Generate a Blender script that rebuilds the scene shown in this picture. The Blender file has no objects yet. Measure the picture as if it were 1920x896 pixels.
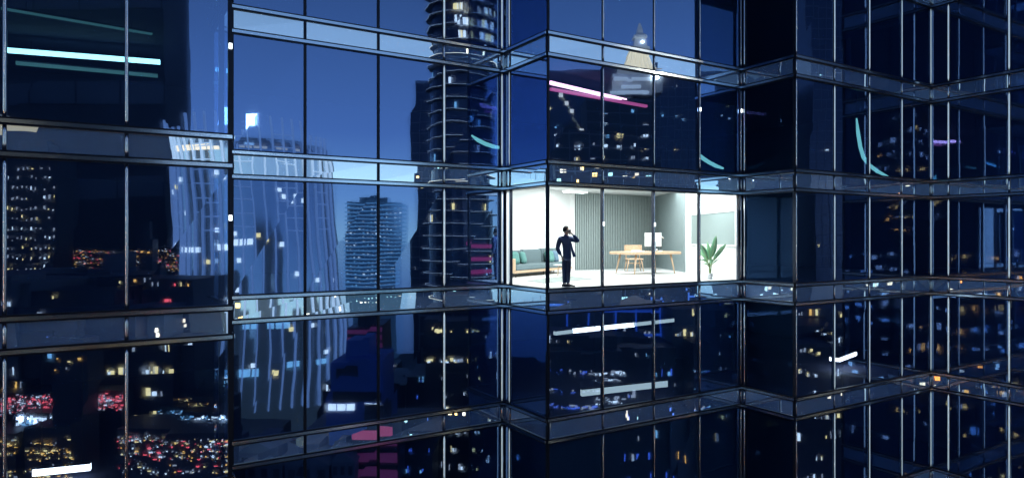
import bpy, bmesh, math, random
from mathutils import Vector, Matrix
random.seed(7)
sc = bpy.context.scene
DN = True
COL = sc.collection
R = math.radians

# ------------------------------------------------------------------ camera / coordinates
F, CX, HY, EYE = 1275.0, 960.0, 447.0, 1.45          # focal length in pixels of the 1920 px frame, eye height over the office floor
def W(px, py, d):                                      # measuring helper: where a point seen at px,py stands when d metres away
    return Vector(((px-CX)/F*d, d, EYE-(py-HY)*d/F))
def FL(px, py, z=0.0):                                 # same for a point known to lie at height z
    d = (EYE-z)*F/(py-HY)
    return Vector(((px-CX)/F*d, d, z))
A = Vector((2070, 1275, 0)).normalized()               # along the fronts
B = Vector((-A.y, A.x, 0))                             # into the building
N = -B                                                 # fronts face this way
UP = Vector((0, 0, 1))

# ------------------------------------------------------------------ materials
def mat(name, col=(.5,.5,.5), rough=.5, metal=0.0, emit=None, estr=0.0, spec=.5, noise=0.0, scale=8.0, bump=0.0, coat=0.0):
    m = bpy.data.materials.new(name); m.use_nodes = True
    nt = m.node_tree; p = nt.nodes['Principled BSDF']
    p.inputs['Base Color'].default_value = (*col, 1)
    p.inputs['Roughness'].default_value = rough
    p.inputs['Metallic'].default_value = metal
    p.inputs['Specular IOR Level'].default_value = spec
    p.inputs['Coat Weight'].default_value = coat
    if noise or bump:
        tc = nt.nodes.new('ShaderNodeTexCoord'); nz = nt.nodes.new('ShaderNodeTexNoise')
        nz.inputs['Scale'].default_value = scale; nz.inputs['Detail'].default_value = 5
        nt.links.new(tc.outputs['Object'], nz.inputs['Vector'])
        if noise:
            mx = nt.nodes.new('ShaderNodeMix'); mx.data_type = 'RGBA'
            mx.inputs[6].default_value = (*[c*(1-noise) for c in col], 1)
            mx.inputs[7].default_value = (*[min(1, c*(1+noise)) for c in col], 1)
            nt.links.new(nz.outputs['Fac'], mx.inputs[0]); nt.links.new(mx.outputs[2], p.inputs['Base Color'])
        if bump:
            b = nt.nodes.new('ShaderNodeBump'); b.inputs['Strength'].default_value = bump; b.inputs['Distance'].default_value = .02
            nt.links.new(nz.outputs['Fac'], b.inputs['Height']); nt.links.new(b.outputs['Normal'], p.inputs['Normal'])
    if emit:
        p.inputs['Emission Color'].default_value = (*emit, 1); p.inputs['Emission Strength'].default_value = estr; m.cycles.emission_sampling = 'NONE'
    return m

def glow(name, col, strength, sample=False):
    m = mat(name, (.2,.2,.2), .6, emit=col, estr=strength)
    if sample:
        m.cycles.emission_sampling = 'FRONT_BACK'
    return m

def pane_waviness(nt, strength, scale):
    tc = nt.nodes.new('ShaderNodeTexCoord'); nz = nt.nodes.new('ShaderNodeTexNoise')
    nz.inputs['Scale'].default_value = scale; nz.inputs['Detail'].default_value = 1.5
    b = nt.nodes.new('ShaderNodeBump'); b.inputs['Strength'].default_value = 1.0; b.inputs['Distance'].default_value = strength
    nt.links.new(tc.outputs['Object'], nz.inputs['Vector']); nt.links.new(nz.outputs['Fac'], b.inputs['Height'])
    return b.outputs['Normal']

def coated_glass(name, refl, trans, wav=.003, scale=.5, body=(.002, .0085, .026)):
    """solar-control glass: mirror coating plus tinted see-through"""
    m = bpy.data.materials.new(name); m.use_nodes = True; nt = m.node_tree; nt.nodes.clear()
    out = nt.nodes.new('ShaderNodeOutputMaterial'); add = nt.nodes.new('ShaderNodeAddShader')
    g = nt.nodes.new('ShaderNodeBsdfGlossy'); g.inputs['Roughness'].default_value = 0.0; g.inputs['Color'].default_value = (*refl, 1)
    t = nt.nodes.new('ShaderNodeBsdfTransparent'); t.inputs['Color'].default_value = (*trans, 1)
    nt.links.new(pane_waviness(nt, wav, scale), g.inputs['Normal'])
    g.inputs['Color'].default_value = (*[c*.74 for c in refl], 1)
    g2 = nt.nodes.new('ShaderNodeBsdfGlossy'); g2.inputs['Roughness'].default_value = .035; g2.inputs['Color'].default_value = (*[c*.26 for c in refl], 1)
    nt.links.new(pane_waviness(nt, wav*4.5, scale*.55), g2.inputs['Normal'])   # inner leaf of the double glazing bows more
    ad0 = nt.nodes.new('ShaderNodeAddShader'); nt.links.new(g.outputs[0], ad0.inputs[0]); nt.links.new(g2.outputs[0], ad0.inputs[1])
    nt.links.new(ad0.outputs[0], add.inputs[0]); nt.links.new(t.outputs[0], add.inputs[1])
    d = nt.nodes.new('ShaderNodeBsdfDiffuse'); d.inputs['Color'].default_value = (*body, 1)  # navy scatter added as an ambient lift of the dark panes
    add2 = nt.nodes.new('ShaderNodeAddShader'); nt.links.new(add.outputs[0], add2.inputs[0]); nt.links.new(d.outputs[0], add2.inputs[1]); nt.links.new(add2.outputs[0], out.inputs[0])
    return m

def clear_glass(name):
    m = bpy.data.materials.new(name); m.use_nodes = True; nt = m.node_tree; nt.nodes.clear()
    out = nt.nodes.new('ShaderNodeOutputMaterial'); t = nt.nodes.new('ShaderNodeBsdfTransparent')
    t.inputs['Color'].default_value = (.96, .98, .97, 1); nt.links.new(t.outputs[0], out.inputs[0])
    return m

def spandrel_glass(name):
    m = bpy.data.materials.new(name); m.use_nodes = True; nt = m.node_tree; nt.nodes.clear()
    out = nt.nodes.new('ShaderNodeOutputMaterial'); add = nt.nodes.new('ShaderNodeAddShader')
    g = nt.nodes.new('ShaderNodeBsdfGlossy'); g.inputs['Roughness'].default_value = 0.0; g.inputs['Color'].default_value = (.78, .88, .90, 1)
    d = nt.nodes.new('ShaderNodeBsdfDiffuse'); d.inputs['Color'].default_value = (.115, .185, .32, 1)
    nt.links.new(pane_waviness(nt, .003, .6), g.inputs['Normal'])
    nt.links.new(g.outputs[0], add.inputs[0]); nt.links.new(d.outputs[0], add.inputs[1]); nt.links.new(add.outputs[0], out.inputs[0])
    return m

M = dict(
    vision=coated_glass('blue coated glass', (.15, .24, .44), (.46, .54, .62)),
    bay=coated_glass('hazed bay glass', (.15, .24, .44), (.46, .54, .62), body=(.005, .021, .050)),  # haze over this bay is mixed into the pane colour
    flank=coated_glass('dimmed flank glass', (.004, .009, .022), (.34, .42, .52), body=(.003, .012, .034)),  # mirror cut down so the bright office does not show in it
    clear=clear_glass('clear glass'),
    spandrel=spandrel_glass('pale spandrel glass'),
    dark_metal=mat('dark anodised aluminium', (.012,.018,.035), .35, .6),
    pale_metal=mat('polished aluminium', (.80,.84,.88), .16, 1.0),
    satin=mat('satin aluminium', (.56,.69,.82), .13, 1.0),
    slab=mat('dark ceiling slab', (.025,.032,.075), .8, noise=.3),
    core=mat('dark core wall', (.016,.024,.065), .8, noise=.3, scale=.6),
    white_wall=mat('white painted wall', (.82,.84,.84), .7, noise=.02),
    white_floor=mat('white resin floor', (.80,.82,.82), .35, noise=.02, scale=3),
    slat=mat('grey green slat', (.24,.29,.29), .6, noise=.12, scale=6),
    slat_back=mat('dark groove', (.06,.08,.08), .8),
    panel=mat('grey green panel', (.21,.265,.275), .45, noise=.1, scale=3),
    board=mat('pale grey green board', (.215,.27,.27), .4, noise=.04),
    white=mat('white enamel', (.82,.84,.84), .35),
    sofa=mat('grey green upholstery', (.105,.15,.165), .9, noise=.15, scale=30, bump=.2),
    teal=mat('teal cushion', (.09,.22,.205), .9, noise=.15, scale=20),
    oak=mat('pale oak', (.50,.345,.225), .45, noise=.2, scale=7),
    rug=mat('grey rug', (.22,.25,.24), .95, noise=.2, scale=40, bump=.3),
    leaf=mat('banana leaf', (.22,.48,.28), .45, noise=.35, scale=9),
    leaf_rib=mat('pale leaf stalk', (.35,.48,.25), .5),
    suit=mat('navy suit cloth', (.060,.098,.215), .85, noise=.25, scale=40),
    trouser=mat('dark navy trouser cloth', (.036,.056,.125), .85, noise=.25, scale=40),
    shirt=mat('blue shirt', (.05,.10,.28), .8),
    skin=mat('skin', (.78,.56,.45), .55),
    hair=mat('dark hair', (.018,.015,.014), .6, noise=.3, scale=60),
    black=mat('black plastic', (.008,.008,.010), .35),
    shoe=mat('black leather', (.010,.012,.020), .35),
)

# ------------------------------------------------------------------ mesh helpers
class MB:
    def __init__(s): s.v, s.f, s.mi, s.sm = [], [], [], []
    def quad(s, p, mi=0):
        i = len(s.v); s.v += [Vector(q) for q in p]; s.f.append(tuple(range(i, i+len(p)))); s.mi.append(mi); s.sm.append(False)
    def obox(s, o, a, b, c, mi=0):                     # box from a corner and three edge vectors
        o, a, b, c = Vector(o), Vector(a), Vector(b), Vector(c)
        if a.cross(b).dot(c) < 0: a, b = b, a
        p = [o, o+a, o+a+b, o+b, o+c, o+a+c, o+a+b+c, o+b+c]
        i = len(s.v); s.v += p
        for q in ((0,3,2,1),(4,5,6,7),(0,1,5,4),(1,2,6,5),(2,3,7,6),(3,0,4,7)):
            s.f.append(tuple(i+k for k in q)); s.mi.append(mi); s.sm.append(False)
    def box(s, x0, x1, y0, y1, z0, z1, mi=0):
        s.obox((x0,y0,z0), (x1-x0,0,0), (0,y1-y0,0), (0,0,z1-z0), mi)
    def ring_stack(s, rings, mi=0, cap=True, smooth=True):
        n = len(rings[0]); i = len(s.v)
        for r in rings: s.v += [Vector(q) for q in r]
        for k in range(len(rings)-1):
            for j in range(n):
                a, b = i+k*n+j, i+k*n+(j+1) % n
                s.f.append((a, b, b+n, a+n)); s.mi.append(mi); s.sm.append(smooth)
        if cap:
            s.f.append(tuple(i+j for j in reversed(range(n)))); s.mi.append(mi); s.sm.append(False)
            s.f.append(tuple(i+(len(rings)-1)*n+j for j in range(n))); s.mi.append(mi); s.sm.append(False)
    def tube(s, pts, r, n=8, mi=0):
        pts = [Vector(p) for p in pts]; rings = []
        rr = r if isinstance(r, (list, tuple)) else [r]*len(pts)
        for k, p in enumerate(pts):
            t = (pts[min(k+1, len(pts)-1)]-pts[max(k-1, 0)]).normalized()
            u = t.cross(UP if abs(t.z) < .9 else Vector((1,0,0))).normalized(); w = u.cross(t) * -1
            rings.append([p + (u*math.cos(2*math.pi*j/n) + w*math.sin(2*math.pi*j/n))*rr[k] for j in range(n)])
        s.ring_stack(rings, mi)
    def prism(s, poly, z0, z1, mi=0):
        s.ring_stack([[Vector((p[0],p[1],z0)) for p in poly], [Vector((p[0],p[1],z1)) for p in poly]], mi, True, False)
    def build(s, name, mats, parent=None, xf=None, local=True, bevel=0.0, fix=True):
        me = bpy.data.meshes.new(name)
        vs = s.v
        if xf: vs = [xf(p) for p in vs]
        off = parent.matrix_basis.translation.copy() if parent is not None and local else Vector((0,0,0))
        if parent is not None and parent.parent is not None and local: off = off + parent.parent.matrix_basis.translation
        me.from_pydata([tuple(p-off) for p in vs], [], s.f)
        for m in (mats if isinstance(mats, (list, tuple)) else [mats]): me.materials.append(m)
        me.polygons.foreach_set('material_index', s.mi); me.polygons.foreach_set('use_smooth', s.sm)
        if fix:
            bm = bmesh.new(); bm.from_mesh(me); bmesh.ops.recalc_face_normals(bm, faces=bm.faces); bm.to_mesh(me); bm.free()
        me.update()
        o = bpy.data.objects.new(name, me); COL.objects.link(o)
        if parent is not None: o.parent = parent
        if bevel:
            b = o.modifiers.new('Bevel', 'BEVEL'); b.width = bevel; b.segments = 2; b.limit_method = 'ANGLE'
        return o

def tag(o, label=None, cat=None, group=None, kind=None):
    if label: o['label'] = label
    if cat: o['category'] = cat
    if group: o['group'] = group
    if kind: o['kind'] = kind
    return o
def thing(name, loc, label, cat, group=None):
    o = bpy.data.objects.new(name, None); COL.objects.link(o); o.location = loc; o.empty_display_size = .2
    return tag(o, label, cat, group)

# ------------------------------------------------------------------ facade plan
P1 = Vector((1.02, 19.76, 0))
P0 = P1 + B*2.43
P2 = P1 + A*8.377
P3 = P2 - B*2.155
P4 = P3 + A*8.48
P5 = P4 - B*3.7
E  = Vector((-6.17, 14.98, 0))
L0 = E - A*8.06
tE = (P0-E).dot(A)                                     # where the left bay's flank meets the recessed front
PE = P0 - A*tE
FH, HEAD = 3.75, 2.97                                  # storey height, window head
KMIN, KMAX = -4, 3

SEG = [  # start, direction, length, outward normal, mullion offsets along it, cap style
    (L0, A, 8.06, N, [2.02, 4.03, 6.04], 'left'),
    (E, B, (PE-E).length, A, [1.3], 'none'),
    (PE, A, tE, N, [tE-8.18-.0, tE-6.32, tE-4.23, tE-2.14], 'recess'),
    (P0, -B, 2.43, -A, [.36], 'corner'),
    (P1, A, 8.377, N, [2.07, 4.18, 6.26], 'front'),
    (P2, -B, 2.155, -A, [.14], 'corner'),
    (P3, A, 8.48, N, [2.14, 4.23, 6.35], 'right'),
    (P4, -B, 3.7, -A, [.64, 2.68], 'right'),
]

bld = thing('office_building', P1 + Vector((0, 6, 0)), 'dark blue glass office tower with stepped bays, pale floor bands and one lit office', 'building')

def proj_area(pts):
    q = []
    for p in pts:
        if p.y < 1: return 0
        q.append((min(max(CX+F*p.x/p.y, 0), 1920), min(max(HY-F*(p.z-EYE)/p.y, 0), 896)))
    a = 0
    for i in range(len(q)):
        x0, y0 = q[i]; x1, y1 = q[(i+1) % len(q)]; a += x0*y1-x1*y0
    return abs(a)/2

FR = .15                                               # height of a transom zone
panes, spans = [], []
for (o, d, ln, n, mull, style) in SEG:
    cuts = [0.0] + [m for m in mull if .05 < m < ln-.05] + [ln]
    for c0, c1 in zip(cuts[:-1], cuts[1:]):
        g = .022
        a, b = o + d*(c0+g), o + d*(c1-g)
        for k in range(KMIN, KMAX+1):
            z0, z1 = k*FH, k*FH+HEAD
            tilt = [n*random.uniform(-.004, .004) for _ in range(2)]
            p = [a+UP*z0+tilt[0], b+UP*z0-tilt[0], b+UP*z1+tilt[1], a+UP*z1-tilt[1]]
            lit = (k == 0 and style in ('corner', 'front') and o in (P0, P1))
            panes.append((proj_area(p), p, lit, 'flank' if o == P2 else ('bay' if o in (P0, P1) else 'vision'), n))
            z2, z3 = k*FH-FH+HEAD+FR, k*FH-FR
            tilt = n*random.uniform(-.002, .002)
            q = [a+UP*z2+tilt, b+UP*z2-tilt, b+UP*z3+tilt, a+UP*z3-tilt]
            spans.append((proj_area(q), q, n))
def orient(p, n):
    return p if (p[1]-p[0]).cross(p[2]-p[1]).dot(n) > 0 else p[::-1]
def emit_parts(items, name, mat_of, limit):
    items.sort(key=lambda t: -t[0])
    rest = MB()
    for i, it in enumerate(items):
        if i < limit and it[0] > 60:
            mb = MB(); mb.quad(orient(it[1], it[-1])); mb.build(name, mat_of(it), bld, fix=False)
        else: rest.quad(orient(it[1], it[-1]))
    o = rest.build(name, mat_of(items[-1]), bld, fix=False); tag(o, kind='stuff')
lits = [p for p in panes if p[2]]
for it in lits:
    mb = MB(); mb.quad(orient(it[1], it[-1])); o = mb.build('window_pane', M['clear'], bld, fix=False)
    tag(o, 'clear window pane of the brightly lit office')
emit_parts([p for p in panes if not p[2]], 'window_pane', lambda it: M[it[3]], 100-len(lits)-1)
emit_parts(spans, 'spandrel_panel', lambda it: M['spandrel'], 99)

# transoms: dark gasket, satin bar, dark gasket, above and below each band
for (o, d, ln, n, mull, style) in SEG:
    for k in range(KMIN, KMAX+2):
        for zb in (k*FH-FR, k*FH-FH+HEAD):
            mb = MB()
            e0 = o - d*.0; L = ln
            mb.obox(e0-n*.08+UP*zb, d*L, n*.125, UP*FR, 0)
            mb.obox(e0+n*.045+UP*(zb+.038), d*L, n*.022, UP*.074, 1)
            mb.build('transom', [M['dark_metal'], M['satin']], bld)
# mullions
bright = M['pale_metal']; cap_glow = mat('glowing mullion cap', (.80,.84,.88), .3, .8, emit=(.62,.82,.95), estr=.15)  # these caps carry a faint glow on top of the metal colour
joint_glow = glow('glowing white joint', (.85,.95,1), 1.6)  # white joint pieces, given a glow so they stand out
def mullion(p, n, d, caps, w=.09, hot=None, depth=.07, lit=False):
    mb = MB()
    mb.obox(p - d*(w/2+.006) - n*.08, d*(w+.012), n*(.08+depth*.55), UP*((KMAX+1)*FH-KMIN*FH), 0)
    for v in mb.v: v.z += KMIN*FH
    if caps:
        for k in range(KMIN, KMAX+1):
            for (z0, z1) in ((k*FH+.012, k*FH+HEAD-.012), (k*FH-FH+HEAD+FR+.012, k*FH-FR-.012)):
                rings = []
                for (z, ins) in ((z0, .0), (z0+.10, .02), (z1-.10, .02), (z1, .0)):
                    ring = []
                    for j in range(9):
                        t = math.pi*j/8
                        rr = w/2*(1 if ins else .15)
                        ring.append(p + d*(math.cos(t)*rr) + n*(depth*.55+.002+math.sin(t)*.6*rr) + UP*z)
                    rings.append(ring)
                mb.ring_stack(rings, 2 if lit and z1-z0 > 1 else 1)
    o = mb.build('mullion', [M['dark_metal'], bright, cap_glow], bld)
    if hot:
        for z in hot:
            s = MB(); s.obox(p - d*w*.5 + n*(depth*.55+w*.33) + UP*z, d*w, n*.02, UP*.12); s.build('glow_joint', joint_glow, o)
for (o, d, ln, n, mull, style) in SEG:
    for i, m in enumerate(mull):
        p = o + d*m
        if style == 'recess':
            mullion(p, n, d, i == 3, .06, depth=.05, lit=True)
        elif style == 'front':
            mullion(p, n, d, True, .05, hot=[1.84] if i < 2 else [5.75], depth=.05)
        elif style == 'none':
            mullion(p, n, d, False)
        else:
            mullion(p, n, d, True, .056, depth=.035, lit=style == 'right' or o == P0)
mullion(E - A*.04, N, A, False, .066, hot=[1.84, 5.6])
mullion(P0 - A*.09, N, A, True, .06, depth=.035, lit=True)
mullion(P1 + A*.03, N, A, False, .05)
mullion(P2 - A*.07, N, A, True, .05, hot=[5.9])
mullion(P3 + A*.03, N, A, True, .05)
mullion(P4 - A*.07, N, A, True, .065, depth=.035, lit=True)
mullion(P5 + B*.03, -A, B, False, .08)

# floor slabs, core, outer shell
ins = .16
plan = [L0+B*ins, E+B*ins-A*ins, PE+B*ins-A*ins, P0+B*ins-A*0+A*0, P1+B*ins+A*ins, P2+B*ins+A*ins, P3+B*ins+A*ins, P4+B*ins+A*ins, P5+B*ins+A*ins, P5+A*3.0+B*ins]
plan[3] = P0+B*ins+A*ins
plan += [P5+A*3.0+B*20, L0+B*17.5]
for k in range(KMIN, KMAX+2):
    mb = MB(); mb.prism(plan, k*FH-.13, k*FH-.02); mb.build('floor_slab', M['slab'], bld)
mb = MB(); bb = (29.5-P1.dot(B))
mb.obox(P1+B*bb-A*16+UP*KMIN*FH, A*44, B*.4, UP*(KMAX+1-KMIN)*FH); mb.build('core_wall', M['core'], bld)
for o_, a_, b_ in ((P5+A*.05, A*3, B*.3), (P5+A*3.05, A*.3, B*20), (L0-A*.35, A*.3, B*17.5)):
    mb = MB(); mb.obox(o_+UP*KMIN*FH, a_, b_, UP*(KMAX+1-KMIN)*FH); mb.build('end_wall', M['core'], bld)
mb = MB(); mb.prism(plan, -52, KMIN*FH-.3); mb.build('lower_storeys', M['core'], bld)

# ------------------------------------------------------------------ the lit office
CE = 3.57
Q = [Vector(q) for q in ((-.16, 22.12, 0), (-1.9, 23.85, 0), (2.65, 31.0, 0), (7.19, 34.2, 0), (7.47, 29.3, 0))] 
Qe = P2 + B*.18 - A*.12
walls = [(Q[0], Q[1]), (Q[1], Q[2]), (Q[2], Q[3]), (Q[3], Q[4]), (Q[4], Qe)]
inside = Vector((3.5, 26, 0))
for a, b in walls:
    t = (b-a).normalized(); nn = Vector((t.y, -t.x, 0))
    if nn.dot(inside-a) > 0: nn = -nn
    mb = MB(); mb.obox(a-t*.1, t*((b-a).length+.2), nn*.12, UP*(CE+.05), 0); mb.obox(a-t*.1+nn*.122, t*((b-a).length+.2), nn*.02, UP*(CE+.05), 1); mb.build('office_wall', [M['white_wall'], M['core']], bld)  # dark outer skin added so the wall looks unlit from next door
fl = [P0+B*.12+A*.12, P1+B*.10+A*.10, P2+B*.10-A*.02, Q[4], Q[3], Q[2], Q[1]]
mb = MB(); mb.prism(fl, -.019, .0); mb.build('office_floor', M['white_floor'], bld)
fl2 = [P0+B*.3+A*.3, P1+B*.3+A*.3, P2+B*.3-A*.1, Q[4], Q[3], Q[2], Q[1]]
mb = MB(); mb.prism(fl2, CE, CE+.03); mb.build('office_ceiling', M['white_wall'], bld)
# window head bulkhead
mb = MB()
mb.obox(P1+B*.20+A*.2+UP*(HEAD+.0), A*8.0, B*.08, UP*(CE-HEAD)); mb.obox(P0+A*.2+B*.1+UP*HEAD, A*.08, -B*2.2, UP*(CE-HEAD))
mb.build('window_head', M['white_wall'], bld)

def on_wall(a, b, px):                                 # point of wall line a-b seen at px
    r = (px-CX)/F; d = b-a; s = (r*a.y-a.x)/(d.x-r*d.y); return a+d*s
# slat wall
s0, s1 = on_wall(Q[2], Q[3], 1078), on_wall(Q[2], Q[3], 1227)
t = (s1-s0).normalized(); nn = Vector((t.y, -t.x, 0))
L = (s1-s0).length
mb = MB(); mb.obox(s0+nn*.004, t*L, nn*.02, UP*(CE-.03), 1)
ns = 48
for i in range(ns):
    mb.obox(s0+t*(L*(i+.12)/ns)+nn*.024+UP*.001, t*(L/ns*.62), nn*.045, UP*(CE-.034), 0)
mb.build('slat_panel', [M['slat'], M['slat_back']], bld)
a, b = Q[4], Q[3]
t = (b-a).normalized(); nn = Vector((-t.y, t.x, 0))
if nn.dot(inside-a) < 0: nn = -nn
mb = MB(); mb.obox(a+nn*.004-t*.0, t*((b-a).length-.09), nn*.05, UP*(CE-.03)); 
for i in range(6):
    mb.obox(a+nn*.054+t*.1+UP*(.25+.18*i), t*4.4, nn*.012, UP*.02)
mb.build('side_panel', M['panel'], bld)

# ceiling pendant light
fx = W(1079, 361, 25.0)
cl = thing('pendant_light', fx, 'white rectangular light fitting hung near the ceiling above the man', 'ceiling light')
u = A; v = B
mb = MB(); mb.obox(fx-u*.48-v*.16, u*.96, v*.32, UP*.055); mb.build('housing', M['white'], cl, bevel=.01)
mb = MB(); mb.obox(fx-u*.44-v*.13-UP*.008, u*.88, v*.26, UP*.006); mb.build('diffuser', glow('lit diffuser', (.8,1,.95), 5, True), cl)
for sx in (-.3, .3):
    mb = MB(); mb.tube([fx+u*sx+UP*.05, fx+u*sx+UP*(CE-fx.z)], .006, 6); mb.build('suspension_wire', M['white'], cl)
for i, (px, d, sz) in enumerate(((1040, 23.2, 2.6), (1120, 27.5, 3.2), (1230, 29.0, 3.0), (1290, 25.0, 2.4), (1075, 21.35, .9))):  # the last, small lamp is added to light the man's front
    ld = bpy.data.lights.new('room_and_fill_lamp', 'AREA'); ld.shape = 'SQUARE'; ld.size = sz; ld.energy = 82 if sz > 1 else 60; ld.color = (.95, 1.0, 1.0)
    lo = bpy.data.objects.new('room_and_fill_lamp', ld); COL.objects.link(lo); q = W(px, HY, d); lo.location = (q.x, q.y, CE-.03)

# whiteboard on the white end wall
a, b = Q[4], Qe
w0, w1 = on_wall(a, b, 1298), on_wall(a, b, 1381)
t = (w1-w0).normalized(); nn = Vector((t.y, -t.x, 0))
if nn.dot(inside-a) < 0: nn = -nn
wb = thing('wall_board', (w0+w1)/2+UP*1.22, 'wide pale grey green board in a white frame on the end wall above the plant', 'board')
L = (w1-w0).length
mb = MB(); mb.obox(w0+nn*.006+UP*1.22, t*L, nn*.03, UP*1.2); mb.build('board_face', M['board'], wb)
mb = MB()
for (o_, a_, c_) in ((w0+UP*2.42, t*L, UP*.05), (w0+UP*1.17, t*L, UP*.05), (w0-t*.05+UP*1.17, t*.05, UP*1.3), (w1+UP*1.17, t*.14, UP*1.3)):
    mb.obox(o_+nn*.004, a_, nn*.06, c_)
mb.build('board_frame', M['white'], wb)

# rug
rp = [FL(985,526.5), FL(1020,531), FL(1113,523.5), FL(1064,517.5)]
mb = MB(); mb.prism(rp, .003, .016); tag(mb.build('rug', M['rug']), 'flat grey rug on the white office floor behind the man', 'rug')

# sofa
so = Vector((.14, 25.2, 0)); su = Vector((.53, .85, 0)).normalized(); sv = Vector((-.85, .53, 0)).normalized()
if sv.x > 0: sv = -sv
sofa = thing('sofa', so, 'long grey green upholstered sofa with oak base and oak end panel along the white wall', 'sofa')
SL = 4.6
mb = MB(); mb.obox(so+UP*.15, su*SL, sv*.86, UP*.10); mb.build('base', M['oak'], sofa, bevel=.01)
for i in range(2):
    mb = MB(); mb.obox(so+su*(.06+2.26*i)+UP*.252-sv*.02, su*2.22, sv*.62, UP*.22); mb.build('seat_cushion', M['sofa'], sofa, bevel=.06)
for i in range(3):
    mb = MB(); o_ = so+su*(.08+1.5*i)+sv*.58+UP*.32
    mb.obox(o_, su*1.46, sv*.2, UP*(.66+.03*i)+sv*.06); mb.build('back_cushion', M['sofa'], sofa, bevel=.06)
mb = MB(); mb.obox(so-su*.09+UP*.16, su*.09, sv*.84, UP*.54); mb.build('end_panel', M['oak'], sofa, bevel=.012)
for (x, y) in ((.1,.06), (2.2,.06), (4.4,.06), (.1,.78), (4.4,.78)):
    mb = MB(); mb.tube([so+su*x+sv*y, so+su*x+sv*y+UP*.155], .02, 8); mb.build('leg', M['black'], sofa)
def pillow(c, sz, rz, tilt, label, m):
    mb = MB(); rings = []
    n_ = 20
    for k in range(7):
        h = -1+2*k/6; th = math.sqrt(max(0, 1-h*h))
        rings.append([Vector((math.copysign(abs(math.cos(q))**.45, math.cos(q))*sz*(.55+.45*th), h*.10, math.copysign(abs(math.sin(q))**.45, math.sin(q))*sz*(.55+.45*th))) for q in [2*math.pi*j/n_ for j in range(n_)]])
    mb.ring_stack(rings)
    rot = Matrix.Rotation(rz, 3, 'Z') @ Matrix.Rotation(tilt, 3, 'X')
    mb.v = [rot @ p + Vector(c) for p in mb.v]
    tag(mb.build('cushion', m), label, 'cushion')
ang = math.atan2(su.y, su.x)
ps = so+su*.55+sv*.42+UP*.70
pillow(ps, .25, ang-.3, -.25, 'teal square cushion leaning beside the oak end panel of the sofa', M['teal'])
pillow(so+su*1.25+sv*.44+UP*.70, .24, ang+.25, -.25, 'teal square cushion second from the oak end panel of the sofa', M['teal'])
pillow(so+su*3.35+sv*.42+UP*.70, .25, ang-.2, -.25, 'teal cushion on the sofa just left of the standing man', M['teal'])
pillow(so+su*3.85+sv*.42+UP*.70, .25, ang+.2, -.25, 'grey blue cushion half hidden behind the standing man', mat('grey blue cushion', (.10,.17,.24), .9, noise=.1))

# coffee table
ct = W(1057, 495, 26.6); ct.z = .40
tb = thing('coffee_table', (ct.x, ct.y, 0), 'small low table with thin legs behind the standing man', 'table')
mb = MB(); mb.prism([ct+Vector((math.cos(q)*.42, math.sin(q)*.36, 0)) for q in [i*math.pi/12 for i in range(24)]], .40, .43); mb.build('tabletop', M['white'], tb)
for q in (.6, 2.2, 3.8, 5.4):
    mb = MB(); mb.tube([ct+Vector((math.cos(q)*.34, math.sin(q)*.3, -.40)), ct+Vector((math.cos(q)*.28, math.sin(q)*.24, 0))], .012, 6); mb.build('leg', M['oak'], tb)

# desk
dc = Vector((5.49, 28.0, 0)); du = Vector((.88, .475, 0)).normalized(); dv = Vector((-du.y, du.x, 0))
desk = thing('desk', dc, 'pale oak desk with splayed tapering legs facing the window', 'desk')
mb = MB(); mb.obox(dc-du*1.3-dv*.72+UP*.80, du*2.6, dv*1.44, UP*.12); mb.build('desktop', M['oak'], desk, bevel=.03)
for (x, y) in ((-1,-1),(1,-1),(-1,1),(1,1)):
    mb = MB(); b0 = dc+du*1.05*x+dv*.6*y; mb.tube([b0, b0-du*.16*x-dv*.08*y+UP*.81], [.022,.045], 10); mb.build('leg', M['oak'], desk)
DT = .92
mon = dc + du*.18 - dv*.28
mn = thing('monitor', (mon.x, mon.y, DT), 'white desktop monitor seen from behind on the oak desk', 'monitor')
md = Vector((.985, .17, 0)).normalized(); mw_ = Vector((-md.y, md.x, 0))
mb = MB(); mb.obox(mon-md*.36+UP*(DT+.20), md*.72, mw_*.035, UP*.56); mb.build('screen_housing', M['white'], mn, bevel=.012)
mb = MB(); mb.obox(mon-md*.09-mw_*.05+UP*DT+UP*.012, md*.18, mw_*.02, UP*.38); mb.build('stand', M['satin'], mn)
mb = MB(); mb.obox(mon-md*.14-mw_*.1+UP*DT+UP*.001, md*.28, mw_*.22, UP*.012); mb.build('base', M['satin'], mn)
lp = dc + du*.90 + dv*.1
dl = thing('desk_lamp', (lp.x, lp.y, DT), 'slim white desk lamp with an angled head beside the monitor', 'lamp')
mb = MB(); mb.prism([lp+Vector((math.cos(q)*.09, math.sin(q)*.09, 0)) for q in [i*math.pi/8 for i in range(16)]], DT+.001, DT+.03); mb.build('base', M['white'], dl)
mb = MB(); mb.tube([lp+UP*(DT+.02), lp+du*.06+UP*(DT+.36), lp+du*.14+UP*(DT+.62)], .012, 8); mb.build('arm', M['black'], dl)
mb = MB(); mb.tube([lp-du*.14+UP*(DT+.72), lp+du*.15+UP*(DT+.54)], .028, 8); mb.build('lamp_head', M['white'], dl)
bk = dc-du*.72-dv*.3
mb = MB(); mb.obox(bk-du*.17-dv*.11+UP*(DT+.001), du*.34, dv*.24, UP*.028); mb.obox(bk-du*.15-dv*.10+UP*(DT+.031), du*.30, dv*.22, UP*.03); tag(mb.build('book', M['white']), 'white books stacked flat at the left end of the desk', 'books')
kb = dc-du*.22+dv*.15
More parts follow.
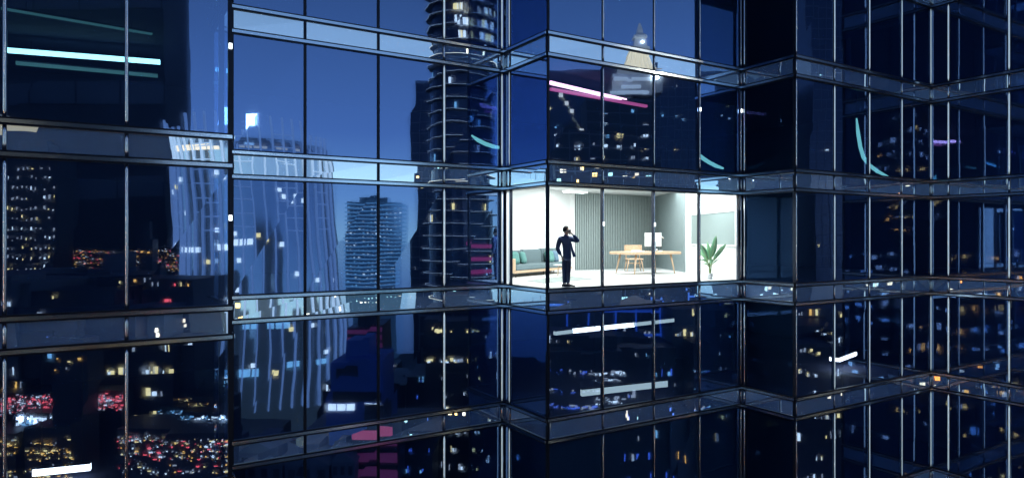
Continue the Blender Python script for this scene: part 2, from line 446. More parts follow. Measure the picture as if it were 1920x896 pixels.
mb = MB(); mb.obox(kb-du*.25-dv*.08+UP*(DT+.001), du*.5, dv*.16, UP*.03); tag(mb.build('keyboard', M['white'], bevel=.006), 'white keyboard lying on the desk between chair and monitor', 'keyboard')
ms = dc-du*.46-dv*.15
mb = MB(); mb.ring_stack([[ms+Vector((math.cos(q)*.07*r_, math.sin(q)*.05*r_, DT+.001+h)) for q in [i*math.pi/6 for i in range(12)]] for r_, h in ((1,0),(.95,.03),(.6,.05),(.1,.055))]); tag(mb.build('computer_mouse', M['white']), 'white computer mouse on the desk in front of the chair', 'mouse')
cu = dc+du*.42-dv*.2
mb = MB(); mb.ring_stack([[cu+Vector((math.cos(q)*r_, math.sin(q)*r_, DT+.001+h)) for q in [i*math.pi/6 for i in range(12)]] for r_, h in ((.03,0),(.05,.05),(.055,.1),(.045,.1),(.04,.03))]); tag(mb.build('cup', M['white']), 'small white cup on the desk right of the monitor stand', 'cup')

# chair behind the desk
cc = Vector((5.38, 30.0, 0))
ch = thing('chair', cc, 'wooden chair with curved back and spindly legs behind the desk', 'chair')
cu_, cv_ = Vector((1,0,0)), Vector((0,1,0))
for (x, y) in ((-1,-1),(1,-1),(-1,1),(1,1)):
    mb = MB(); b0 = cc+cu_*.36*x+cv_*.34*y
    mb.tube([b0, b0-cu_*.08*x-cv_*.06*y+UP*.52], [.018,.03], 8); mb.build('leg', M['oak'], ch)
mb = MB(); mb.obox(cc-cu_*.36-cv_*.34+UP*.52, cu_*.72, cv_*.66, UP*.05); mb.build('seat', M['oak'], ch, bevel=.02)
mb = MB()
for i in range(12):
    q0, q1 = R(200+140*i/12), R(200+140*(i+1)/12)
    f0 = lambda q, r_: cc + Vector((math.cos(q)*r_*1.0, .12-math.sin(q)*r_*.75, 0))
    for (z0, z1) in ((.86, 1.16),):
        p = [f0(q0,.42), f0(q1,.42), f0(q1,.385), f0(q0,.385)]
        mb.ring_stack([[x+UP*z0 for x in p], [x+UP*z1 for x in p]], smooth=False)
mb.build('backrest', M['oak'], ch)
for x in (-.3, .3):
    mb = MB(); mb.tube([cc+cu_*x+cv_*.28+UP*.55, cc+cu_*x*.98+cv_*.33+UP*.9], .02, 8); mb.build('back_post', M['oak'], ch)
for q in (-.28, .28):
    mb = MB(); mb.tube([cc-cu_*.3+cv_*q+UP*.36, cc+cu_*.3+cv_*q+UP*.36], .014, 6); mb.build('stretcher', M['oak'], ch)

# plant
pp = FL(1331, 523); pl = thing('potted_plant', pp, 'green banana plant with long leaves in a white pot by the window', 'plant')
mb = MB(); mb.ring_stack([[pp+Vector((math.cos(q)*r_, math.sin(q)*r_, z)) for q in [i*math.pi/10 for i in range(20)]] for r_, z in ((.09,0),(.105,.10),(.11,.21),(.095,.21),(.09,.17))]); mb.build('pot', M['white'], pl)
def leaf(base, tip, w, bend):
    base, tip = Vector(base), Vector(tip); mb = MB(); n_ = 12
    dirv = tip-base; side = dirv.cross(Vector((0,1,0.25))).normalized()
    pts = [base.lerp(tip, i/n_) + Vector((0, -.10*math.sin(math.pi*i/n_), bend*math.sin(math.pi*i/n_))) for i in range(n_+1)]
    nrm = side.cross(dirv).normalized()
    for sgn in (-1, 1):
        rows = []
        for i, p in enumerate(pts):
            t = i/n_; ww = 0 if t < .22 else w*math.sin(math.pi*((t-.22)/.78)**.8)**.75
            ww *= random.uniform(.93, 1.03)
            rows.append((p, p+side*sgn*ww*.55+nrm*ww*.10, p+side*sgn*ww+nrm*ww*.32))
        for i in range(n_):
            for j in (0, 1):
                mb.quad([rows[i][j], rows[i][j+1], rows[i+1][j+1], rows[i+1][j]], 0); mb.sm[-1] = True
    mb.tube([base]+pts[1:], [.016-.012*i/n_ for i in range(n_+1)], 6, 1)
    mb.build('leaf', [M['leaf'], M['leaf_rib']], pl)
top = pp+UP*.32
D_ = pp.y
for (bx, by, tx, ty, w, bend, dy) in ((1330,495,1343,441,.115,0,0), (1329,497,1333,462,.075,0,.15), (1329,497,1311,456,.085,.07,-.1), (1333,495,1362,457,.085,.06,.1),
        (1329,498,1309,474,.05,.10,.1), (1330,500,1311,487,.04,.10,-.15), (1331,500,1334,484,.06,.03,-.2), (1328,497,1322,463,.07,.02,.2), (1333,498,1352,487,.02,.1,.1), (1330,502,1314,495,.03,.08,.1), (1329,499,1305,466,.055,.10,.2), (1332,498,1350,468,.07,.05,-.15), (1331,498,1326,452,.07,.02,.1), (1332,500,1345,489,.03,.07,-.1)):
    b_, t_ = W(bx, by, D_), W(tx, ty, D_+dy)
    leaf(b_, t_, w, bend)
mb = MB(); mb.tube([pp+UP*.15, pp+Vector((-.02,0,.35)), W(1330,496,D_)], [.04,.035,.028], 8); mb.tube([pp+Vector((.02,.02,.15)), W(1334,496,D_+.03)], [.03,.018], 8); mb.build('stem', M['leaf_rib'], pl)

# ------------------------------------------------------------------ the man on the phone
mp = FL(1061, 537.0); 
def skin_mesh(name, chains, m, parent, sub=2, root=0):
    """chains: lists of (x, y, z, rx[, ry]) sharing points by equality -> one skinned mesh"""
    vs, es, rad, idx = [], [], [], {}
    for ch_ in chains:
        prev = None
        for p in ch_:
            key = tuple(round(c, 4) for c in p[:3])
            if key not in idx:
                idx[key] = len(vs); vs.append(p[:3]); rad.append((p[3], p[4] if len(p) > 4 else p[3]))
            i = idx[key]
            if prev is not None and prev != i: es.append((prev, i))
            prev = i
    me = bpy.data.meshes.new(name); me.from_pydata(vs, es, []); me.materials.append(m)
    o = bpy.data.objects.new(name, me); COL.objects.link(o)
    bm = bmesh.new(); bm.from_mesh(me)
    lay = bm.verts.layers.skin.verify(); bm.verts.ensure_lookup_table()
    for i, v_ in enumerate(bm.verts):
        v_[lay].radius = rad[i]; v_[lay].use_root = (i == root)
    bm.to_mesh(me); bm.free()
    s = o.modifiers.new('Skin', 'SKIN'); s.use_smooth_shade = True; s.branch_smoothing = .3
    ss = o.modifiers.new('Subdivision', 'SUBSURF'); ss.levels = sub; ss.render_levels = sub
    if parent is not None: o.parent = parent
    return o
pelvis = (.03, 0, .93, .075)
neck = (-.005, .0, 1.50, .055); sh = (.0, .0, 1.40, .06)
hip_l, hip_r = (-.05, .02, .88, .075), (.09, -.01, .88, .075)
kn_l, kn_r = (-.055, .0, .48, .055), (.075, -.03, .48, .055)
an_l, an_r = (-.05, .02, .09, .04), (.06, .0, .09, .04)
sL, eL, wL = (-.18, .02, 1.37, .040), (-.25, .05, 1.15, .036), (-.14, -.06, .93, .028)
sR, eR, wR = (.16, -.02, 1.38, .040), (.37, -.10, 1.36, .036), (.19, -.17, 1.57, .028)
hL = (-.115, -.085, .88, .030, .018); hR = (.155, -.165, 1.615, .030, .018)
def fingers(h, dirs, r_=.009):
    out = []
    for (o1, o2, o3) in dirs:
        c0 = tuple(h[i]+o1[i] for i in range(3))+(r_,); c1 = tuple(h[i]+o2[i] for i in range(3))+(r_,); c2 = tuple(h[i]+o3[i] for i in range(3))+(r_*.8,)
        out.append([h, c0, c1, c2])
    return out
body = [[pelvis, (.02,0,1.15,.08), sh, neck, (.008,-.005,1.565,.066), (.022,-.005,1.645,.092), (.014,-.003,1.725,.098), (.008,0,1.80,.062)],
        [(.022,-.005,1.645,.092), (.105,-.025,1.645,.024), (.125,-.03,1.632,.012)], [(.008,-.005,1.565,.066), (.065,-.02,1.575,.042)],
        [pelvis, hip_l, kn_l, an_l, (.03,-.03,.03,.03)], [pelvis, hip_r, kn_r, an_r, (.16,-.05,.03,.03)],
        [sh, sL, eL, wL, hL], [sh, sR, eR, wR, hR]]
body += fingers(hL, [((.018,-.02,-.045),(.022,-.02,-.075),(.026,-.012,-.10)), ((.004,-.015,-.05),(.008,-.012,-.085),(.014,-.004,-.11)), ((-.010,-.005,-.05),(-.006,0,-.08),(0,.006,-.105)), ((-.022,.006,-.042),(-.02,.01,-.066),(-.014,.012,-.085)), ((.026,-.02,-.01),(.04,-.028,-.03),(.044,-.026,-.05))])
body += fingers(hR, [((-.03,.006,.035),(-.055,.012,.05),(-.075,.018,.045)), ((-.034,0,.022),(-.062,.004,.032),(-.082,.01,.026)), ((-.034,-.006,.006),(-.062,-.004,.012),(-.08,.004,.006)), ((-.03,-.012,-.010),(-.052,-.012,-.008),(-.066,-.004,-.012)), ((-.01,.03,.02),(-.025,.045,.035),(-.04,.05,.05))])
person = skin_mesh('person', body, M['skin'], None)
person.location = mp
tag(person, 'man in navy suit and glasses standing at the window with a phone to his ear', 'person')
jk = [[(.045,0,.76,.20,.14), (.04,0,.90,.205,.14), (.035,0,1.06,.20,.14), (.025,0,1.22,.205,.145), (.0,0,1.41,.19,.125), (-.0,0,1.515,.085,.08)],
      [(.0,0,1.41,.19,.125), (-.17,.02,1.445,.10), (-.225,.04,1.26,.075), (-.25,.05,1.15,.070), (-.20,0,1.03,.062), (-.15,-.05,.945,.050)],
      [(.0,0,1.41,.19,.125), (.15,-.02,1.455,.10), (.26,-.06,1.395,.074), (.37,-.10,1.36,.066), (.29,-.13,1.46,.058), (.205,-.165,1.555,.043)]]
skin_mesh('jacket', jk, M['suit'], person)
# open front flap of the jacket and lapels
mb = MB()
fp = [(.10,-.115,1.42),(.17,-.10,1.30),(.21,-.11,1.12),(.30,-.12,.92),(.20,-.15,.88),(.155,-.155,1.05),(.115,-.14,1.25)]
fp = [(x, y-.04, z) for x, y, z in fp]
mb.ring_stack([[Vector(p) for p in fp], [Vector(p)+Vector((.0,.035,0)) for p in fp]], smooth=False)
mb.v = [p+mp for p in mb.v]; o = mb.build('jacket_flap', M['suit'], person, bevel=.01)
mb = MB()
for q in ([(.0,-.085,1.50),(.055,-.172,1.16),(.085,-.172,1.16),(.065,-.095,1.50)],):
    mb.ring_stack([[Vector(p) for p in q], [Vector(p)+Vector((0,.05,0)) for p in q]], smooth=False)
mb.v = [p+mp for p in mb.v]; mb.build('shirt', M['shirt'], person, bevel=.008)
mb = MB()
mb.ring_stack([[Vector((math.cos(q)*.066+.0, math.sin(q)*.062, z)) for q in [i*math.pi/8 for i in range(16)]] for z in (1.50, 1.565)], cap=False)
mb.v = [p+mp for p in mb.v]; mb.build('shirt_collar', M['shirt'], person)
tr = [[(.03,0,1.04,.15,.12), (.025,0,.90,.155,.12)],
      [(.025,0,.90,.155,.12), (-.045,.015,.78,.098), (-.05,.0,.48,.074), (-.045,.015,.22,.066), (-.045,.02,.08,.064)],
      [(.025,0,.90,.155,.12), (.085,-.01,.78,.098), (.078,-.03,.48,.074), (.066,-.01,.22,.066), (.065,0,.08,.064)]]
skin_mesh('trousers', tr, M['trouser'], person)
for (x, y, dx) in ((-.06,.02,.9), (.06,0,1.0)):
    mb = MB(); rings = []
    for k_, (l, w_, h) in enumerate(((-.06,.035,.06), (-.03,.045,.09), (.05,.048,.09), (.12,.05,.06), (.18,.045,.045), (.215,.02,.03))):
        c = Vector((x+l*dx, y-l*.35, 0)); sd = Vector((.33,.94,0))
        rings.append([c-sd*w_+UP*.001, c+sd*w_+UP*.001, c+sd*w_*.9+UP*h*.6, c+sd*w_*.5+UP*h, c-sd*w_*.5+UP*h, c-sd*w_*.9+UP*h*.6])
    mb.ring_stack(rings); mb.v = [p+mp for p in mb.v]; mb.build('shoe', M['shoe'], person)
# hair: a cap over crown, back and temples
mb = MB(); rings = []
hc = Vector((.012, 0, 1.705)) + mp
for k_ in range(8):
    ph = R(90 - k_*17); r_ = math.cos(ph); z = math.sin(ph)
    ring = []
    for j in range(20):
        q = 2*math.pi*j/20; fwd = math.cos(q)
        cut = .0 if fwd < .1 else (fwd-.1)*max(0, (k_-2))*.26
        ring.append(hc + Vector((fwd*.106*r_*(1-cut*.5)-.006-cut*.02, math.sin(q)*.100*r_, max(z, -.40 if fwd < -.3 else (-.15 if fwd < .2 else .22))*.135)))
    rings.append(ring)
mb.ring_stack(rings, cap=False); mb.build('hair', M['hair'], person)
# ear, glasses, eye, mouth
mb = MB(); ec = Vector((.0, -.102, 1.66))+mp
mb.ring_stack([[ec+Vector((math.cos(q)*.018*s_, -.012*k_, math.sin(q)*.03*s_)) for q in [i*math.pi/6 for i in range(12)]] for k_, s_ in ((0,.8),(1,1),(1.4,.6))]); mb.build('ear', M['skin'], person)
mb = MB()
mb.tube([Vector((-.01,-.112,1.69))+mp, Vector((.095,-.095,1.69))+mp], .006, 6)
for yy in (-.075, .03):
    c = Vector((.112, yy, 1.683))+mp
    mb.tube([c+Vector((-.018*abs(math.cos(q)) if yy < 0 else 0, math.cos(q)*.032, math.sin(q)*.022)) for q in [i*math.pi/8 for i in range(17)]], .0055, 6)
mb.build('glasses', M['black'], person)
for yy in (-.068, .03):
    mb = MB(); c = Vector((.098, yy, 1.683))+mp
    mb.ring_stack([[c+Vector((.008*k_, math.cos(q)*.012*s_, math.sin(q)*.008*s_)) for q in [i*math.pi/6 for i in range(12)]] for k_, s_ in ((0,1),(1,.7))])
    mb.build('eye', M['black'], person)
mb = MB(); mb.tube([Vector((.088,-.055,1.598))+mp, Vector((.102,-.02,1.598))+mp, Vector((.090,.02,1.598))+mp], .006, 6); mb.build('mouth', mat('lips', (.36,.15,.13), .5), person)
# phone held at the ear
mb = MB(); pc = Vector((.118, -.145, 1.635))+mp
mb.obox(pc+Vector((-.03,0,-.065)), Vector((.062,-.02,.015)), Vector((.0,.011,0)), Vector((-.012,.012,.135))); tag(mb.build('phone', M['black'], bevel=.004), 'black mobile phone held in the hand of the man in the suit', 'phone')

# ------------------------------------------------------------------ lights inside the dark floors
cy = glow('cyan tube', (.35,.85,.95), 1.5); cyd = glow('dim teal tube', (.10,.35,.38), .14); pk = glow('pink tube', (1,.48,.75), 1.7); pkd = glow('dim pink tube', (.7,.12,.38), .35)
wh = glow('white tube', (.88,.96,1), 2.2); whd = glow('dim white tube', (.5,.62,.66), .45)
def strip(px0, py0, px1, py1, d0, z, m, label, th=.05, wd=.12):
    a_ = W(px0, py0, d0); z = a_.z if z is None else z
    if z is not None: a_ = FL(px0, py0, z)
    b_ = FL(px1, py1, z)
    t_ = (b_-a_); s_ = Vector((-t_.y, t_.x, 0)).normalized()
    top_ = math.floor((z+.3)/FH)*FH+FH-.26
    r_ = thing('light_strip', (a_+b_)/2, label, 'light')
    mb = MB(); mb.obox(a_-s_*wd/2, t_, s_*wd, UP*th); mb.build('tube', m, r_)
    mb = MB(); mb.obox(a_-s_*wd*.4+UP*(th+.002), t_, s_*wd*.8, UP*.04); mb.build('housing', M['dark_metal'], r_)
    if top_ - z > .2:
        for q in (.15, .85):
            mb = MB(); c = a_.lerp(b_, q); mb.tube([c+UP*(th+.04), Vector((c.x, c.y, top_))], .008, 6); mb.build('hanger', M['dark_metal'], r_)
strip(14, 99, 300, 121, 0, 6.85, cy, 'long bright cyan light strip in the upper left bay', .13)
strip(2, 18, 285, 66, 0, 6.95, cyd, 'thin teal light strip topmost in the upper left bay', .04)
strip(30, 122, 296, 146, 0, 6.70, cyd, 'dim teal light strip just below the bright cyan strip', .10)
strip(1030, 158, 1173, 191, 0, 6.9, pk, 'bright pink light strip above the lit office', .11)
strip(1032, 170, 1212, 202, 0, 6.8, pkd, 'dim pink light strip below the bright pink one', .10)
strip(1074, 624, 1188, 612, 23, None, wh, 'bright white light strip on the floor below the lit office', .15)
strip(1190, 611, 1262, 603, 24.5, None, whd, 'dim white light strip continuing the bright strip below the lit office', .13)
strip(1040, 628, 1072, 624, 22.4, None, whd, 'short dim light strip left of the bright strip below the lit office', .12)
strip(1090, 742, 1250, 724, 21.4, -3.50, whd, 'wide dim white light strip low down two bands below the lit office', .2)
strip(1565, 677, 1597, 665, 26.6, None, wh, 'short bright white light strip in the lower right bay', .14, .4)
strip(62, 891, 170, 880, 14.8, -3.62, wh, 'white light strip at the bottom of the left bay', .14)
def arc(pts, d, label):
    r_ = thing('curved_light', W(*pts[0], d), label, 'light')
    P = [W(x, y, d+.15*i) for i, (x, y) in enumerate(pts)]
    mb = MB(); mb.tube(P, [.03]+[.075]*(len(P)-2)+[.04], 8); mb.build('tube', cyd2, r_)
    mb = MB(); q = P[0]; mb.tube([q, Vector((q.x, q.y, 2*FH-.26))], .01, 6); mb.build('hanger', M['dark_metal'], r_)
cyd2 = glow('teal curved tube', (.18,.55,.58), .55)
arc([(1606,222),(1609,250),(1613,275),(1619,295),(1630,310),(1646,322),(1668,333)], 27.5, 'curved teal light tube in the right bay one floor above the lit office')
arc([(1309,287),(1318,297),(1330,305),(1342,311),(1356,316)], 25.5, 'short curved teal light tube above the lit office plant')
arc([(884,254),(896,263),(910,270),(925,275),(942,278)], 24.5, 'short curved teal light tube behind the corner left of the lit bay')

# ------------------------------------------------------------------ the city the glass reflects (it stands behind the viewer)
def mirror(p0):
    def f(p):
        return p - N*(2*(p-p0).dot(N))
    return f
MF_left, MF_rec, MF_box = mirror(E), mirror(P0), mirror(P1)
def turn(p0):                                          # seen after two reflections in a right-angled corner
    def f(p):
        return Vector((2*p0.x-p.x, 2*p0.y-p.y, p.z))
    return f
GZ = -52.0
body_dark = mat('dark tower cladding', (.020,.026,.042), .5, noise=.3, scale=.2)
body_blue = mat('blue tower glass', (.03,.05,.10), .25, .3, noise=.3, scale=.15)
body_mid = mat('grey tower cladding', (.09,.10,.12), .6, noise=.25, scale=.2)
band_m = mat('pale tower bands', (.16,.18,.22), .5, noise=.2, scale=.3)
WIN = [glow('warm window', (1,.60,.18), 1.8), glow('white window', (1,.9,.72), 1.4), glow('cyan window', (.40,.75,.85), .75), glow('amber window', (1,.40,.06), 1.7),
       glow('red lamp', (1,.08,.07), 2.0), glow('blue window', (.12,.25,1), .5), glow('bright lamp', (1,.95,.85), 4), glow('dim window', (.9,.75,.6), .5)]
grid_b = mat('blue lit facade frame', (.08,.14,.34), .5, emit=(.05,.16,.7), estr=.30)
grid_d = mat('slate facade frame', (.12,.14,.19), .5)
def block(px0, px1, ytop, D, xf, depth=None, m=body_dark, wins=60, floor=3.6, pal=(0,0,1,2), label=None, name='city_tower', sz=1.2, cat='tower', rot=0.0, run=1, ylow=896, grid=None):
    x0, x1 = (px0-CX)/F*D, (px1-CX)/F*D; zt = EYE-(ytop-HY)*D/F
    depth = depth or (x1-x0)*.8
    base = xf(Vector(((x0+x1)/2, D, GZ)))
    t_ = thing(name, base, label or 'dark city tower with scattered lit windows mirrored in the glass', cat, 'city towers mirrored in the glass')
    c = Vector(((x0+x1)/2, D, 0)); rm = Matrix.Rotation(rot, 3, 'Z')
    loc = lambda p: xf(rm @ (p-c) + c)
    mb = MB(); mb.box(x0, x1, D, D+depth, GZ, zt); mb.build('wall', m, t_, xf=loc)
    mb = MB(); mb.box(x0+.2*(x1-x0), x1-.3*(x1-x0), D+.2*depth, D+.7*depth, zt, zt+2.4); mb.build('roof_plant', m, t_, xf=loc)
    zl = max(GZ+3, EYE-(ylow-HY)*D/F)
    if grid:
        mb = MB(); gx = max(1.6, sz*2.2)
        z = zt-.6
        while z > zl:
            mb.box(x0, x1, D-.10, D-.02, z-.22, z+.1); z -= floor
        nv = max(2, int((x1-x0)/gx))
        for i in range(nv+1):
            xx = x0+(x1-x0)*i/nv; mb.box(xx-.12, xx+.12, D-.16, D-.11, zl, zt)
        tag(mb.build('facade_grid', grid, t_, xf=loc), kind='stuff')
    nf = max(1, int((zt-zl-1)/floor)); nc = max(2, int((x1-x0)/(sz*2.0)))
    mb = MB(); k_ = 0; used = set()
    while k_ < wins:
        fl_, col_ = random.randrange(nf), random.randrange(nc); pi = random.choice(pal); k_ += 1
        for q in range(random.randint(1, run)):
            if col_+q >= nc or (fl_, col_+q) in used: continue
            used.add((fl_, col_+q))
            x = x0+(col_+q+.25)*(x1-x0)/nc; z = zt-1.2-(fl_+1)*floor+random.uniform(0,.5)
            wd_, hh = sz*random.uniform(.5,1.1), floor*random.choice((.16,.24,.3,.36)); nsub = random.choice((1,2,2,3))
            for u_ in range(nsub):
                if nsub > 1 and random.random() < .18: continue
                h2 = hh*random.choice((1,1,.6,.8)); pj = pi if random.random() < .7 else 7
                mb.obox((x+wd_*u_/nsub, D-.06, z+hh-h2), (wd_/nsub*.8, 0, 0), (0, .05, 0), (0, 0, h2), pj)
    if mb.v: tag(mb.build('lit_window', WIN, t_, xf=loc), kind='stuff')
    return t_, loc, (x0, x1, D, zt)

# dark tower that shades the left bay, with faint bands
t_, loc, (x0, x1, D, zt) = block(-900, 318, -220, 150, MF_left, depth=12, wins=0, label='huge dark tower with faint pale bands mirrored in the left bay')
bd_m = mat('dim facade band', (.07,.085,.115), .4)
for i in range(7):
    mb = MB(); z = EYE-(175-HY)*D/F + (i-3)*21
    mb.box(x0, x1, D-.15, D-.02, z-2.3, z+2.3, 0)
    for j in range(28):
        mb.box(x1-10*j-.4, x1-10*j-.1, D-.3, D-.16, z-2.3, z+2.3, 1)
    mb.build('facade_band', [bd_m, body_dark], t_, xf=loc)
block(15, 106, 290, 118, MF_left, wins=230, floor=1.7, pal=(7,7,7,1,0), sz=.34, ylow=600, label='slim tower dotted with small warm windows mirrored in the left bay', m=body_dark, rot=.1)
block(268, 292, 452, 100, MF_left, wins=70, floor=1.0, pal=(3,), sz=.5, label='small amber floodlit block mirrored low in the left bay', run=3, ylow=486)
block(90, 158, 640, 70, MF_left, wins=130, floor=.9, pal=(3,0), sz=.5, label='golden lit office block mirrored at the lower left', run=3, ylow=700)
block(175, 262, 505, 105, MF_left, wins=50, floor=2.4, pal=(1,2), sz=.8, grid=grid_d, label='dim slab block mirrored in the middle of the left bay', m=body_mid, ylow=640)

# curved finned tower
fin_m = mat('pale glowing fins', (.50,.60,.74), .4, emit=(.50,.66,.92), estr=.26)  # faint glow added so the fins read lighter than the wall
D = 105.0
ft = thing('finned_tower', MF_rec(Vector(((490-CX)/F*D, D+12, GZ))), 'broad curved tower with pale wavy vertical fins mirrored in the recessed bay', 'tower')
cY = D+14.0; cX = (485-CX)/F*cY
def fin_prof(z, q):                                   # plan radius grows and shifts with height in a soft S
    h = (z-GZ)/72.0
    sx = -1.2 + 1.5*math.sin((h*1.5-.35)*math.pi*.9)
    r_ = 14.3 + 1.1*math.sin((h*1.5+.2)*math.pi) - (1.6 if z < -26 else 0)
    return Vector((cX+sx+math.cos(q)*r_, cY+math.sin(q)*r_*.95, z))
zs = [GZ + i*(74.2)/42 for i in range(43)]
zw = [z for z in zs if z < 17.5]
mb = MB(); mb.ring_stack([[fin_prof(z, 2*math.pi*j/48) for j in range(48)] for z in zw]); mb.build('wall', mat('slate blue tower glass', (.46,.54,.62), .10, .85, emit=(.40,.54,.58), estr=.05, noise=.12, scale=.1), ft, xf=MF_rec)  # weak glow in the glass stands in for pale haze
mb = MB()
for j in range(24):
    q = math.pi + math.pi*(j+.5)/24
    n_ = Vector((math.cos(q), math.sin(q), 0)); s_ = Vector((-n_.y, n_.x, 0))
    hi = 20.4 + 1.3*math.sin(j*.8)
    pts = [fin_prof(z, q) for z in zs if z < hi and z > -27+random.uniform(-1,1)]
    rings = [[p-s_*.11-n_*.1, p+s_*.11-n_*.1, p+s_*.11+n_*.3, p-s_*.11+n_*.3] for p in pts]
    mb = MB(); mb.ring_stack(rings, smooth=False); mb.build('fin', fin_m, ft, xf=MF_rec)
mb = MB()
for zc, q0, q1, pi, hh in ((-.4,1.16,1.34,1,.8), (-.0,1.42,1.6,1,.9), (-14.5,1.08,1.2,2,.9), (-13.8,1.28,1.36,2,.9), (-12.8,1.50,1.72,2,1.0), (-21.5,1.05,1.3,2,1.1),(-20,1.4,1.62,2,1.2),(-19,1.7,1.85,2,.9),(15.0,1.16,1.5,7,.5),(15.2,1.52,1.8,7,.4),(-24.5,1.1,1.5,2,1.2)):
    n2 = int((q1-q0)*40)
    for i in range(n2):
        if random.random() < .2: continue
        qa = math.pi*(q0+(q1-q0)*i/n2); qb = math.pi*(q0+(q1-q0)*(i+.8)/n2)
        n_ = Vector((math.cos(qa), math.sin(qa), 0))*.15
        mb.quad([fin_prof(zc, qa)+n_, fin_prof(zc, qb)+n_, fin_prof(zc+hh, qb)+n_, fin_prof(zc+hh, qa)+n_], pi)
for i in range(34):
    qa = math.pi*random.uniform(1.05,1.95); z = random.uniform(-20, 12); n_ = Vector((math.cos(qa), math.sin(qa), 0))*.15
    mb.quad([fin_prof(z, qa)+n_, fin_prof(z, qa+.05)+n_, fin_prof(z+.7, qa+.05)+n_, fin_prof(z+.7, qa)+n_], random.choice((0,1,1)))
tag(mb.build('lit_window', WIN, ft, xf=MF_rec), kind='stuff')
mb = MB()                                              # crown frames between the fins
for j in range(24):
    qa, qb = math.pi+math.pi*(j+.5)/24, math.pi+math.pi*(j+1.5)/24
    for z in [3.0+2.1*i for i in range(8)]:
        if (j//2) % 2 == 0:
            a_, b_ = fin_prof(z, qa), fin_prof(z, qb); n_ = Vector((math.cos(qa), math.sin(qa), 0))*.5
            mb.tube([a_+n_*.6, b_+n_*.6], .08, 4)
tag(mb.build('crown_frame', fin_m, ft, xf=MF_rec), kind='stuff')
mb = MB(); s0_ = W(469, 227, D-.6)
mb.box(s0_.x-1.15, s0_.x+1.15, s0_.y-.4, s0_.y, s0_.z-1.3, s0_.z+1.3); mb.build('roof_sign', glow('bright blank sign', (.75,.95,1), 6), ft, xf=MF_rec)

# far pale tower with bright floor lines
t_, loc, (x0, x1, D, zt) = block(652, 752, 378, 300, MF_rec, m=mat('pale tower glass', (.40,.52,.62), .12, .9, emit=(.2,.45,.7), estr=.06), wins=520, floor=1.75, pal=(2,2,1), sz=.9, run=3, ylow=560, label='pale tower of bright cyan floor lines mirrored left of the ringed tower')
mb = MB()
for i in range(22):
    z = zt-1-i*1.75; mb.box(x0-.8, x1+.8, D-.8, D+8, z-.25, z+.25)
mb.build('floor_line', mat('pale floor edge', (.5,.6,.7), .5, emit=(.3,.65,.9), estr=.30), t_, xf=loc)
# dark slab beside the ringed tower
block(781, 872, 150, 235, MF_rec, depth=60, m=body_blue, wins=6, grid=grid_d, label='plain dark blue slab tower mirrored beside the ringed tower', ylow=560)

# ringed tower, twice: each corner of the facade mirrors one
rim_m = mat('pale balcony rim', (.6,.62,.6), .5, emit=(.9,.88,.8), estr=.6)
mag = glow('magenta balcony glow', (1,.05,.22), .3)
def ringed(px, D, xf, rpx, label, dim):
    c = Vector(((px-CX)/F*D, D, 0)); r0 = rpx/F*D
    t_ = thing('ringed_tower', xf(c+UP*GZ), label, 'tower', 'ringed towers mirrored in the glass')
    zt = EYE+520*D/F
    mb = MB(); mb.prism([c+Vector((math.cos(q)*r0*.84, math.sin(q)*r0*.84, 0)) for q in [i*math.pi/16 for i in range(32)]], GZ, zt); mb.build('wall', body_blue, t_, xf=xf)
    sp = 22.5/F*D
    mb, rim, wn, mg = MB(), MB(), MB(), MB()
    k_ = 0; z = EYE-(560-HY)*D/F
    while z < zt:
        ph = k_*.33
        def rad(q): return r0*(.93 + .055*math.sin(2*q+ph) + .035*math.sin(5*q-ph*1.6) + .02*math.sin(11*q+k_*1.3))
        n_ = 56
        ring = [c+Vector((math.cos(q)*rad(q), math.sin(q)*rad(q), 0)) for q in [2*math.pi*j/n_ for j in range(n_)]]
        mb.ring_stack([[p+UP*z for p in ring], [p+UP*(z+.25) for p in ring]], smooth=False)
        rim.tube([p+UP*(z+.27)+(p-c).normalized()*.05 for p in ring]+[ring[0]+UP*(z+.27)], .034, 4)
        py = HY-(z-EYE)*F/D
        lots = 14 if 30 < py < 95 else random.choice((0,0,1,2))
        for _ in range(lots):
            q = random.uniform(math.pi, 2*math.pi) if lots < 10 else random.choice((random.uniform(4.3,4.9), random.uniform(5.2,5.9)))
            p0_, p1_ = [c+Vector((math.cos(a)*r0*.85, math.sin(a)*r0*.85, 0)) for a in (q, q+.09)]
            wn.quad([p0_+UP*(z+.5), p1_+UP*(z+.5), p1_+UP*(z+2.2), p0_+UP*(z+2.2)], random.choice((0,1,1,2)) if lots < 10 else random.choice((0,1)))
        if 455 < py < 545:
            for j in range(12):
                q0_, q1_ = 5.0+j*.09, 5.0+(j+1)*.09
                p0_, p1_ = [c+Vector((math.cos(a)*r0*.87, math.sin(a)*r0*.87, 0)) for a in (q0_, q1_)]
                mg.quad([p0_+UP*(z+1.0), p1_+UP*(z+1.0), p1_+UP*(z+1.9), p0_+UP*(z+1.9)])
        z += sp; k_ += 1
    mb.build('balcony', body_dark, t_, xf=xf); rim.build('balcony_rim', rim_m, t_, xf=xf)
    tag(wn.build('lit_window', WIN, t_, xf=xf), kind='stuff'); tag(mg.build('balcony_glow', mag, t_, xf=xf), kind='stuff')
ringed(869, 170, MF_rec, 66, 'round tower ringed by thin pale balcony edges mirrored in the recessed bay', 1)
ringed(871, 178, turn(P0), 66, 'round ringed tower mirrored twice in the corner left of the lit bay', 1)

